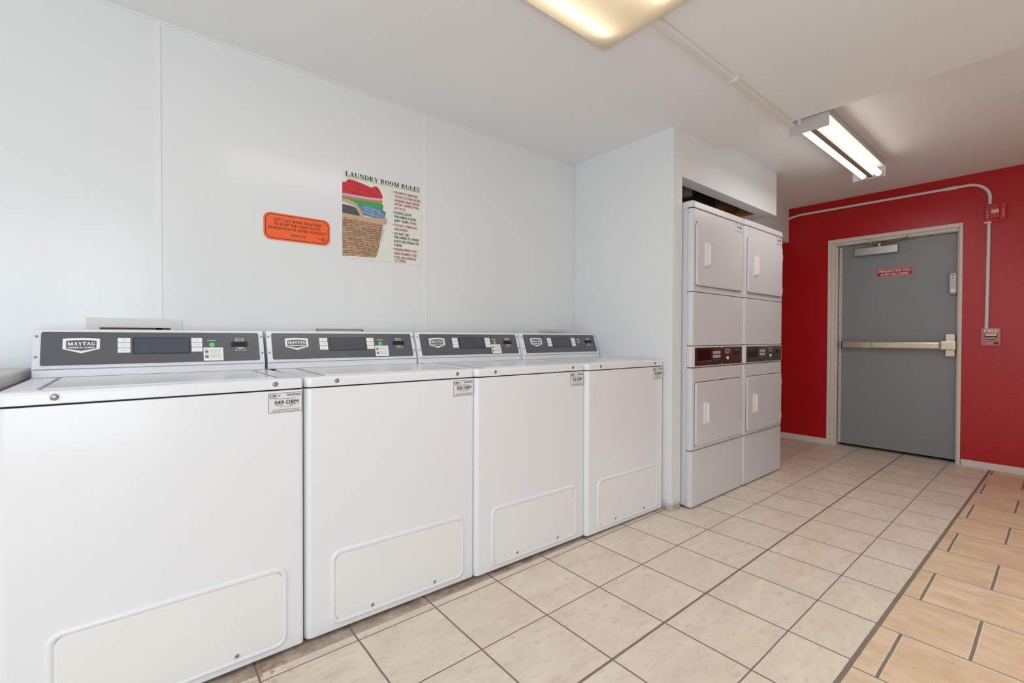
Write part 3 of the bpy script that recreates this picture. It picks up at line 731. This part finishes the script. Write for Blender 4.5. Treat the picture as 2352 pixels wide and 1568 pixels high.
    obj('start_knob', dome(nb(), (a + wd_ * .664, -.005, z0 + h * .36), .011, (0, -1, 0), .8), mat('knob_ivory', (236, 226, 212), .25), cp)
    b = nb(); rplate(b, a + wd_ * .855, a + wd_ * .925, z0 + h * .50, z0 + h * .74, .003, -.012, -.004, bev=.002); obj('card_reader', b, M_dispb, cp)
    b = nb(); fline(b, a + wd_ * .85, a + wd_ * .93, z0 + h * .82, h * .04, y, None, 4); dome(b, (a + wd_ * .89, -.0055, z0 + h * .45), .003, (0, -1, 0)); obj('card_print', b, M_greyp, cp)
    for zz_ in (z1 - .004, z0 + .005): obj('panel_rivet', dome(nb(), (a + wd_ * .545, -.0052, zz_), .0035, (0, -1, 0), .6), M_white, cp)
    machine_tag(t, wd - .132, wd - .022, 1.783, 1.846, -.0012, code, csc=False)
    return t
make_dryer(1.455, 2.616, .688, 'white stacked tumble dryer standing directly beside the white column', '053-DBM')
make_dryer(1.450, 3.310, .672, 'white stacked tumble dryer standing nearest the red wall', '054-DBM')

# ------------------------------------------------------------------ counter at far left
t = thing('utility_counter', 'grey laminate counter at the left end of the washer row', 'counter', (-.9, 1.66, 0))
obj('countertop', box(nb(), -.55, .612, -.02, .655, .905, .945, bev=.008, seg=3), mat('grey_laminate', (206, 204, 200), .4), t)
obj('cabinet', box(nb(), -.54, .600, .01, .65, .0, .905, bev=.003), M_cream, t)

# ------------------------------------------------------------------ outlet boxes behind the consoles
def outlet(name, label, x0, x1, zt, sx0, sx1, szt, mt_, inner=None):
    t = thing(name, label, 'outlet box', (x0, WY, 0))
    b = nb(); wf = x1 - x0; yb = -.006; L = sx0 - x0; Rr = sx1 - x0
    for (a, c, z0, z1) in ((0, L, .93, zt), (Rr, wf, .93, zt), (L, Rr, szt, zt), (L, Rr, .93, .96)): box(b, a, c, yb, -.0002, z0, z1)
    obj('cover_plate', b, mt_, t)
    b = nb(); box(b, L, Rr, -.003, -.0004, .96, szt); obj('opening', b, inner or mat('brown_cavity', (96, 78, 66), .8, var=.3, vscale=60), t)
    return t
outlet('outlet_box', 'wide off-white laundry outlet plate on the wall behind the nearest washer', -.145, .144, 1.125, -.107, .107, 1.089, mat('offwhite_plate', (216, 214, 208), .45))
outlet('outlet_box', 'narrow dark-edged laundry outlet slot on the wall behind the second washer', .677, .905, 1.0935, .680, .902, 1.0918, mat('dark_edge', (84, 70, 62), .6), mat('pale_slot', (196, 182, 172), .6))
o_ = outlet('outlet_box', 'white laundry outlet plate with a lifted flap behind the farthest washer', 2.14, 2.42, 1.110, 2.15, 2.38, 1.085, mat('offwhite_plate', (216, 214, 208), .45))
b = nb(); poly(b, [(.015, 1.083), (.14, 1.086), (.11, 1.102), (.05, 1.094)], -.02); poly(b, [(.015, 1.083), (.14, 1.086), (.11, 1.102), (.05, 1.094)], -.012)
obj('flap', b, mat('flap_pink', (214, 200, 192), .5), o_)

# ------------------------------------------------------------------ signs on the wall
def rules_sign():
    X0, Z1, WD, HT = .80, 1.895, .445, .439
    t = thing('rules_sign', 'LAUNDRY ROOM RULES sign with a picture of folded clothes in a wicker basket', 'sign', (X0, WY, Z1 - HT))
    def Q(a, b_): return (a * WD, (1 - b_) * HT)
    obj('sign_panel', rplate(nb(), 0, WD, 0, HT, .012, -.003, -.0003), mat('sign_offwhite', (222, 226, 216), .4, var=.01), t)
    y = -.0036
    b = nb(); serif(b, 'LAUNDRY ROOM RULES', .038 * WD, HT * (1 - .066), HT * .053, .934 * WD, y, None, GL, gap=.05)
    rect(b, .038 * WD, .972 * WD, HT * (1 - .0775), HT * (1 - .0752), y)
    LN = [('r', 'PROMPTLY REMOVE', .135, .944, 1), ('r', 'YOUR CLOTHES FROM', .183, .975, 0), ('r', 'WASHER AND DRYER', .232, .966, 0), ('r', 'AFTER COMPLETION', .278, .955, 0), ('r', 'OF CYCLE', .328, .778, 0),
          ('k', 'PLEASE LEAVE', .382, .858, 1), ('k', 'MACHINES CLEAN', .430, .919, 0), ('k', '(LINT TRAPS, TOO)', .479, .919, 0),
          ('r', 'DO NOT OVERLOAD', .534, .935, 1), ('r', 'MACHINES', .584, .802, 0),
          ('k', 'DO NOT USE', .638, .822, 1), ('k', 'MACHINES TO WASH', .683, .960, 0), ('k', 'RUGS OR DYEING OF', .731, .955, 0), ('k', 'ITEMS', .781, .728, 0),
          ('r', 'MANAGEMENT NOT', .831, .939, 1), ('r', 'RESPONSIBLE FOR', .882, .930, 0), ('r', 'LOSS OR DAMAGE', .929, .919, 0), ('r', 'TO ITEMS', .974, .778, 0)]
    obj('title_lettering', b, M_black, t)
    cur = None
    for c, s, v, xe, bul in LN:
        if bul:
            if cur: obj('rule_lettering', cur[0], cur[1], t)
            cur = (nb(), M_black if c == 'k' else M_redp)
        text(cur[0], s, .630 * WD, HT * (1 - v) - (.0072 if s != 'TO ITEMS' else .0060), .0142, width=(xe - .630) * WD, bold=.010, y=y)
        if bul: disc(cur[0], .608 * WD, HT * (1 - v), .0024, y=y, n=10)
    obj('rule_lettering', cur[0], cur[1], t)
    # picture
    yp = -.0032
    def cloth(nm, pts, col, off, wr=.12):
        mt_ = mat('cloth_' + nm, col, .7, var=wr, vscale=22); b = nb(); fpoly(b, [Q(*p) for p in pts], yp - off); obj(nm, b, mt_, pic, recalc=False)
    pic = obj('picture', rect(nb(), .002 * WD, .50 * WD, HT * .02, HT * .90, -.00305), MATS['sign_offwhite'], t)
    cloth('red_shirt', [(.002, .148), (.04, .135), (.07, .100), (.09, .096), (.14, .100), (.216, .112), (.29, .128), (.339, .140), (.37, .122), (.40, .112), (.429, .130), (.46, .175), (.481, .215), (.476, .245), (.44, .250), (.36, .262), (.25, .268), (.1, .270), (.002, .272)], (206, 52, 62), .0001, .25)
    cloth('blue_shirt', [(.002, .270), (.15, .268), (.32, .262), (.476, .246), (.478, .272), (.40, .285), (.25, .292), (.1, .296), (.002, .292)], (176, 196, 218), .0004)
    cloth('orange_shirt', [(.002, .290), (.2, .291), (.36, .284), (.478, .270), (.478, .300), (.46, .312), (.3, .316), (.15, .322), (.002, .314)], (216, 122, 78), .0006)
    cloth('green_shirt', [(.002, .314), (.12, .318), (.3, .314), (.46, .308), (.485, .318), (.485, .370), (.47, .380), (.36, .366), (.2, .366), (.08, .360), (.002, .350)], (54, 166, 92), .0008, .2)
    cloth('blue_jeans', [(.17, .366), (.36, .364), (.47, .378), (.52, .400), (.51, .50), (.40, .495), (.25, .485), (.17, .45)], (110, 140, 176), .0004, .6)
    cloth('grey_denim', [(.002, .395), (.1, .40), (.2, .43), (.22, .50), (.002, .50)], (84, 86, 92), .0005, .5)
    b = nb()
    for pts in ([(.03, .16), (.14, .175), (.3, .20), (.44, .235)], [(.08, .13), (.18, .14), (.3, .165), (.36, .18)], [(.02, .215), (.15, .235), (.3, .25)], [(.40, .135), (.425, .16), (.43, .19)]): strip(b, [Q(*p) for p in pts], .0022, yp - .0006)
    obj('shirt_fold', b, mat('fold_red', (168, 36, 46), .7), pic)
    b = nb()
    for pts in ([(.24, .385), (.34, .392), (.46, .41)], [(.26, .41), (.35, .425), (.38, .455)], [(.36, .40), (.35, .46)], [(.42, .42), (.48, .44), (.505, .47)], [(.24, .44), (.32, .46), (.44, .47)]): strip(b, [Q(*p) for p in pts], .0026, yp - .0007)
    obj('jeans_stitching', b, mat('stitch_pale', (178, 196, 218), .7), pic)
    # wicker
    wm = bpy.data.materials.new('wicker_print'); wm.use_nodes = True; nt = wm.node_tree; g = NG(nt)
    tc = nt.nodes.new('ShaderNodeTexCoord'); bt = nt.nodes.new('ShaderNodeTexBrick'); mp = nt.nodes.new('ShaderNodeMapping')
    cb = nt.nodes.new('ShaderNodeSeparateXYZ'); nt.links.new(tc.outputs['Object'], cb.inputs[0])
    co = nt.nodes.new('ShaderNodeCombineXYZ')
    wv = g.m('MULTIPLY', g.m('SINE', g.m('MULTIPLY', cb.outputs[0], 105.0)), .0035)
    nt.links.new(g.m('ADD', cb.outputs[0], g.m('MULTIPLY', cb.outputs[2], .25)), co.inputs[0]); nt.links.new(g.m('ADD', cb.outputs[2], wv), co.inputs[1])
    nt.links.new(co.outputs[0], bt.inputs['Vector'])
    bt.inputs['Scale'].default_value = 1.0; bt.inputs['Brick Width'].default_value = .060; bt.inputs['Row Height'].default_value = .0125
    bt.inputs['Mortar Size'].default_value = .0021; bt.inputs['Mortar Smooth'].default_value = .8
    bt.inputs['Color1'].default_value = lin((196, 164, 134)); bt.inputs['Color2'].default_value = lin((164, 128, 100)); bt.inputs['Mortar'].default_value = lin((72, 46, 34))
    nt.links.new(bt.outputs['Color'], nt.nodes['Principled BSDF'].inputs['Base Color']); nt.nodes['Principled BSDF'].inputs['Roughness'].default_value = .6
    b = nb(); fpoly(b, [Q(*p) for p in [(.002, .545), (.24, .55), (.40, .555), (.487, .558), (.46, .70), (.43, .86), (.402, .952), (.373, .968), (.2, .974), (.002, .982)]], yp - .0010); obj('basket', b, wm, pic, recalc=False)
    rm = mat('wicker_rim', (206, 176, 142), .6, var=.05)
    rim = [Q(*p) for p in [(.002, .495), (.12, .50), (.25, .502), (.36, .496), (.46, .484), (.53, .474), (.538, .50), (.53, .545), (.487, .562), (.36, .552), (.2, .548), (.002, .548)]]
    b = nb(); fpoly(b, rim, yp - .0014); ro = obj('basket_rim', b, rm, pic, recalc=False)
    b = nb()
    for k in range(46):
        a = .006 + k * .0114; strip(b, [Q(a, .500 - .02 * max(0, (a - .3) / .2)), Q(a + .004, .548)], .0008, yp - .0018)
    hp = [(.002, .350), (.06, .352), (.12, .366), (.17, .405), (.205, .455), (.235, .515)]
    hb = nb(); strip(hb, [Q(*p) for p in hp], .017, yp - .0016); obj('basket_handle', hb, rm, pic)
    for k in range(len(hp) - 1):
        for j in range(4):
            f = j / 4; x = hp[k][0] * (1 - f) + hp[k + 1][0] * f; v = hp[k][1] * (1 - f) + hp[k + 1][1] * f
            dx_, dv = hp[k + 1][0] - hp[k][0], hp[k + 1][1] - hp[k][1]; L = math.hypot(dx_, dv)
            strip(b, [Q(x + dv / L * .02, v - dx_ / L * .02), Q(x - dv / L * .02, v + dx_ / L * .02)], .0008, yp - .0020)
    obj('rim_weave', b, mat('weave_dark', (158, 126, 98), .6), ro)
    b = nb(); strip(b, [Q(.50, .60), Q(.488, .66), Q(.462, .76)], .0015, yp - .0002); obj('basket_tie', b, M_black, pic)
rules_sign()

def orange_sign():
    X0, Z1, WD, HT = .447, 1.624, .293, .123
    t = thing('courtesy_sign', 'orange rounded sign asking people to keep the laundry area clean', 'sign', (X0, WY, Z1 - HT))
    obj('sign_back', rplate(nb(), -.004, WD + .006, -.006, HT + .004, .034, -.0015, -.0003), mat('sign_white_edge', (220, 218, 214), .4), t)
    obj('sign_panel', rplate(nb(), 0, WD, 0, HT, .030, -.003, -.0012), mat('sign_orange', (240, 98, 40), .35, var=.03), t)
    b = nb(); y = -.0036
    rring(b, .007, WD - .007, .006, HT - .006, .026, .0028, y, y + .0004)
    for s, v, xa, xb, h in (("LET'S ALL WORK TOGETHER", .27, .143, .860, .0115), ('TO KEEP THIS AREA CLEAN.', .42, .150, .853, .0115), ('PLEASE PICK UP AFTER YOURSELF', .575, .068, .932, .0115), ('THANK YOU', .79, .386, .618, .0085)):
        serif(b, s, xa * WD, HT * (1 - v) - h / 2 + .003, h, (xb - xa) * WD, y, None, GL, gap=.10)
    strip(b, [(WD * .80, HT * .25), (WD * .87, HT * .215), (WD * .93, HT * .22)], .0012, y); strip(b, [(WD * .895, HT * .33), (WD * .895, HT * .12)], .0014, y)
    strip(b, [(WD * .875, HT * .30), (WD * .875, HT * .14)], .001, y); strip(b, [(WD * .86, HT * .26), (WD * .92, HT * .27), (WD * .93, HT * .17), (WD * .87, HT * .15)], .0008, y); strip(b, [(WD * .81, HT * .28), (WD * .84, HT * .22)], .001, y)
    obj('lettering', b, mat('print_darkbrown', (70, 28, 22), .5), t)
    for z in (HT - .013, .017):
        obj('sign_screw', dome(nb(), (WD * .502, -.003, z), .0045, (0, -1, 0), .5), M_steel, t)
orange_sign()

# ------------------------------------------------------------------ ceiling lights
def warm_light():
    cx, cy, zt = .975, 1.05, CH
    t = thing('ceiling_light', 'rectangular wraparound fluorescent ceiling light with a glowing yellowed acrylic lens', 'ceiling light', (cx, cy, zt))
    hx, hy = .612, .250
    b = nb()
    for (x0, x1, y0, y1) in ((-hx, hx, -hy, -hy + .02), (-hx, hx, hy - .02, hy), (-hx, -hx + .02, -hy + .02, hy - .02), (hx - .02, hx, -hy + .02, hy - .02)): box(b, x0, x1, y0, y1, -.020, 0, bev=.003)
    box(b, -hx + .004, hx - .004, -hy + .004, hy - .004, -.006, 0)
    obj('housing', b, mat('fixture_white', (214, 206, 198), .5), t)
    # pillow-shaped lens
    b = nb(); nx, ny = 44, 26; grid = []
    for i in range(nx + 1):
        row = []
        for j in range(ny + 1):
            u, v = -1 + 2 * i / nx, -1 + 2 * j / ny
            x, y = u * (hx - .012), v * (hy - .012)
            ex, ey = (hx - .012 - abs(x)), (hy - .012 - abs(y))
            f = lambda d, k: 1 - max(0, 1 - d / k) ** 1.45
            z = -.0205 - .044 * f(ex, .13) * f(ey, .13)
            row.append(b.verts.new((x, y, z)))
        grid.append(row)
    for i in range(nx):
        for j in range(ny): b.faces.new((grid[i][j], grid[i][j + 1], grid[i + 1][j + 1], grid[i + 1][j]))
    lm = bpy.data.materials.new('lens_acrylic'); lm.use_nodes = True; nt = lm.node_tree; out = nt.nodes['Material Output']
    pb = nt.nodes['Principled BSDF']; pb.inputs['Base Color'].default_value = lin((226, 218, 200)); pb.inputs['Roughness'].default_value = .25
    tr = nt.nodes.new('ShaderNodeBsdfTranslucent'); tr.inputs[0].default_value = (1.0, .94, .80, 1)
    gn = nt.nodes.new('ShaderNodeNewGeometry'); nz = nt.nodes.new('ShaderNodeTexNoise'); nz.inputs['Scale'].default_value = 120
    nt.links.new(gn.outputs['Position'], nz.inputs['Vector']); bp = nt.nodes.new('ShaderNodeBump'); bp.inputs['Strength'].default_value = .15; nt.links.new(nz.outputs['Fac'], bp.inputs['Height']); nt.links.new(bp.outputs[0], pb.inputs['Normal'])
    mx = nt.nodes.new('ShaderNodeMixShader'); mx.inputs[0].default_value = .38
    nt.links.new(pb.outputs[0], mx.inputs[1]); nt.links.new(tr.outputs[0], mx.inputs[2]); nt.links.new(mx.outputs[0], out.inputs[0])
    obj('lens', b, lm, t, smooth=60, recalc=False)
    tm = emis('warm_tube', (1.0, .92, .74), 5.0)
    for yy in (.125, -.125):
        b = nb(); cyl(b, (-.54, yy, -.036), (.49, yy, -.036), .015, 16); obj('fluorescent_tube', b, tm, t, smooth=40)
    area('lens_glow', (0, 0, -.095), (0, 0, 0), 1.0, .36, 3.5, (1.0, .98, .95), parent=t)
warm_light()

def strip_light():
    x0, x1 = 3.0, 4.25; cy = .962
    t = thing('strip_light', 'open two-tube fluorescent strip light hanging in front of the exit door', 'ceiling light', ((x0 + x1) / 2, cy, CH2))
    h = (x1 - x0) / 2
    sw = mat('fixture_steel_white', (196, 190, 190), .45)
    b = nb(); yz = [(-.075, 0), (.075, 0), (.098, -.072), (-.098, -.072)]
    yz = [(-.070, 0.0), (-.095, -.080), (.095, -.080), (.070, 0.0)]
    loft(b, [[(-h + .01, a, z) for a, z in yz], [(h - .01, a, z) for a, z in yz]]); obj('channel', b, sw, t)
    b = nb(); cv = [(-.018, -.150), (-.028, -.082), (.028, -.082), (.018, -.150), (0, -.154)]
    cv = [(-.026, -.079), (-.017, -.147), (.012, -.147), (.026, -.079)]
    loft(b, [[(-h + .01, a, z) for a, z in cv], [(h - .03, a, z) for a, z in cv]]); obj('ballast_cover', b, mat('ballast_grey', (140, 132, 132), .5), t, loc=(0, -.018, 0))
    area('strip_glow', (0, 0, -.165), (0, 0, 0), 1.1, .16, 5.5, (1.0, .96, .90), parent=t)
    for s, nm in ((-1, 'end_plate'), (1, 'end_plate')):
        b = nb(); box(b, s * h - .003, s * h + .003, -.100, .100, -.149, -.066, bev=.001); e = obj(nm, b, sw, t)
    for yy, col, st, nm in ((.028, (.90, 1.0, .93), 3.6, 'cool'), (-.063, (1.0, .90, .76), 3.6, 'warm')):
        b = nb(); cyl(b, (-h + .006, yy, -.127), (h - .012, yy, -.127), .0195, 20)
        tb = obj('fluorescent_tube', b, emis(nm + '_white_tube', col, st), t, smooth=40, label=nm + ' white tube')
        b = nb(); cyl(b, (h - .03, yy, -.127), (h - .003, yy, -.127), .0215, 20); obj('lamp_holder', b, M_trim, tb)
    b = nb(); cyl(b, (-h - .02, .045, -.06), (-h - .004, .045, -.10), .012); box(b, -h - .03, -h - .003, .03, .06, -.075, -.055, bev=.002); obj('conduit_bracket', b, sw, t)
strip_light()

# raceway across the ceiling
t = thing('conduit', 'thin white conduit running across the ceiling between the two lights', 'conduit', (1.58, 1.05, CH))
b = nb(); box(b, 0, 1.425, -.016, .016, -.020, 0, bev=.005); obj('raceway', b, mat('conduit_white', (226, 222, 218), .4), t)
b = nb(); box(b, .655, .685, -.03, .018, -.025, -.001, bev=.003); box(b, .66, .68, -.05, -.028, -.004, -.0005); obj('clamp', b, MATS['conduit_white'], t)

# ------------------------------------------------------------------ conduit, strobe and pull station on the red wall
xc = -.012
t = thing('conduit', 'white conduit bending above the exit door down to the red strobe', 'conduit', (XR, 0, 0))
pts = [(-.012, 1.868, 2.292), (-.014, 1.84, 2.298), (-.012, 1.76, 2.311)]
pts += [(xc, 1.76 - k * .14, 2.311 - k * .0008) for k in range(1, 9)]
for k in range(0, 10): a = R(90 * k / 9); pts.append((xc, .535 - .128 * math.sin(a), 2.176 + .128 * math.cos(a)))
pts += [(xc, .407, 2.12)]
obj('pipe', tube(nb(), pts, .0115), MATS['conduit_white'], t, smooth=60)
b = nb(); cyl(b, (xc, .67, 2.3045), (xc, .60, 2.3045), .0145); obj('coupling', b, MATS['conduit_white'], t)
t = thing('conduit', 'straight white conduit between the red strobe and the fire pull station', 'conduit', (XR, 0, 0))
obj('pipe', tube(nb(), [(xc, .411, 1.99), (xc, .413, 1.6), (xc, .417, 1.13)], .0115), MATS['conduit_white'], t, smooth=60)
b = nb(); box(b, -.022, 0, .395, .440, 1.975, 1.984); obj('strap', b, MATS['conduit_white'], t)

MR = Matrix.Rotation(R(-90), 4, 'Z')    # local x -> towards -Y, local -y -> towards -X
t = thing('fire_strobe', 'square red fire alarm strobe on the red wall above the pull station', 'fire alarm', (XR, .375, 2.054))
RD = mat('alarm_red', (196, 24, 30), .3, coat=.3)
obj('backplate', rplate(nb(), -.058, .058, -.068, .068, .004, -.030, 0, bev=.003, M=MR), RD, t)
b = nb()
loft(b, [[(-.030, -.028, -.060), (.026, -.028, -.060), (.026, -.028, .060), (-.030, -.028, .060)], [(-.026, -.052, -.052), (.022, -.052, -.052), (.022, -.052, .054), (-.026, -.052, .054)]], M=MR)
obj('cover', b, RD, t)
gl = mat('clear_lens', (226, 226, 222), .08, coat=.5)
b = nb(); rplate(b, -.022, .020, -.012, .016, .006, -.062, -.050, bev=.004, M=MR); obj('strobe_lens', b, gl, t)
b = nb(); rring(b, -.014, .012, -.006, .012, .005, .003, -.0635, -.0615, M=MR); strip(b, [(-.002, -.012), (-.002, -.024)], .005, -.0525, MR); obj('reflector', b, M_screw, t)
for sx in (-.046, .040):
    b = nb()
    for k, ch in enumerate('FIRE'): text(b, ch, 0, .018 - k * .016 - .012, .009, center=sx + .003, bold=.02, y=-.0305, M=MR)
    obj('lettering', b, M_white, t)
b = nb(); rect(b, -.018, .018, -.066, -.062, -.0306, MR); obj('print_bar', b, mat('pink_print', (230, 150, 150), .5), t)

t = thing('fire_pull_station', 'red manual pull station reading FIRE beside the exit door', 'fire alarm', (XR, .390, 1.066))
obj('box', rplate(nb(), -.054, .052, -.069, .068, .006, -.030, 0, bev=.003, M=MR), mat('pull_red', (186, 62, 70), .3, coat=.3), t)
b = nb(); rring(b, -.0535, .0515, -.0685, .0675, .008, .0035, -.0315, -.029, M=MR); obj('edge_trim', b, mat('pink_edge', (236, 190, 188), .4), t)
b = nb(); text(b, 'FIRE', 0, .037, .022, width=.078, center=0, bold=.015, y=-.0308, M=MR); obj('lettering', b, M_white, t)
b = nb(); fpoly(b, [(-.040, .034), (.040, .034), (.040, -.022), (.028, -.030), (0, -.034), (-.028, -.030), (-.040, -.022)], -.0306, MR); hw = obj('handle_recess', b, mat('recess_pink', (212, 168, 168), .4), t, recalc=False)
b = nb(); fpoly(b, [(-.036, .030), (.036, .030), (.036, -.018), (.026, -.025), (0, -.028), (-.026, -.025), (-.036, -.018)], -.0310, MR); obj('recess_inner', b, mat('recess_dark', (120, 72, 72), .5), hw, recalc=False)
b = nb(); rplate(b, -.030, .030, .006, .026, .002, -.037, -.030, bev=.002, M=MR); rplate(b, -.030, .030, -.014, -.006, .001, -.036, -.030, M=MR); pb_ = obj('pull_bar', b, mat('bar_white', (226, 214, 212), .35), t)
b = nb(); rect(b, -.032, .032, -.006, .006, -.0335, MR); obj('bar_gap', b, M_gap, pb_)
obj('reset_lock', dome(nb(), MR @ Vector((.030, -.0300, -.050)), .011, (-1, 0, 0), .35), mat('lock_dark', (84, 22, 26), .4), t)
b = nb(); fline(b, -.044, .012, -.044, .003, -.0308, MR, 5); fline(b, -.034, .006, -.052, .004, -.0308, MR, 4); obj('fine_print', b, MATS['pink_print'], t)
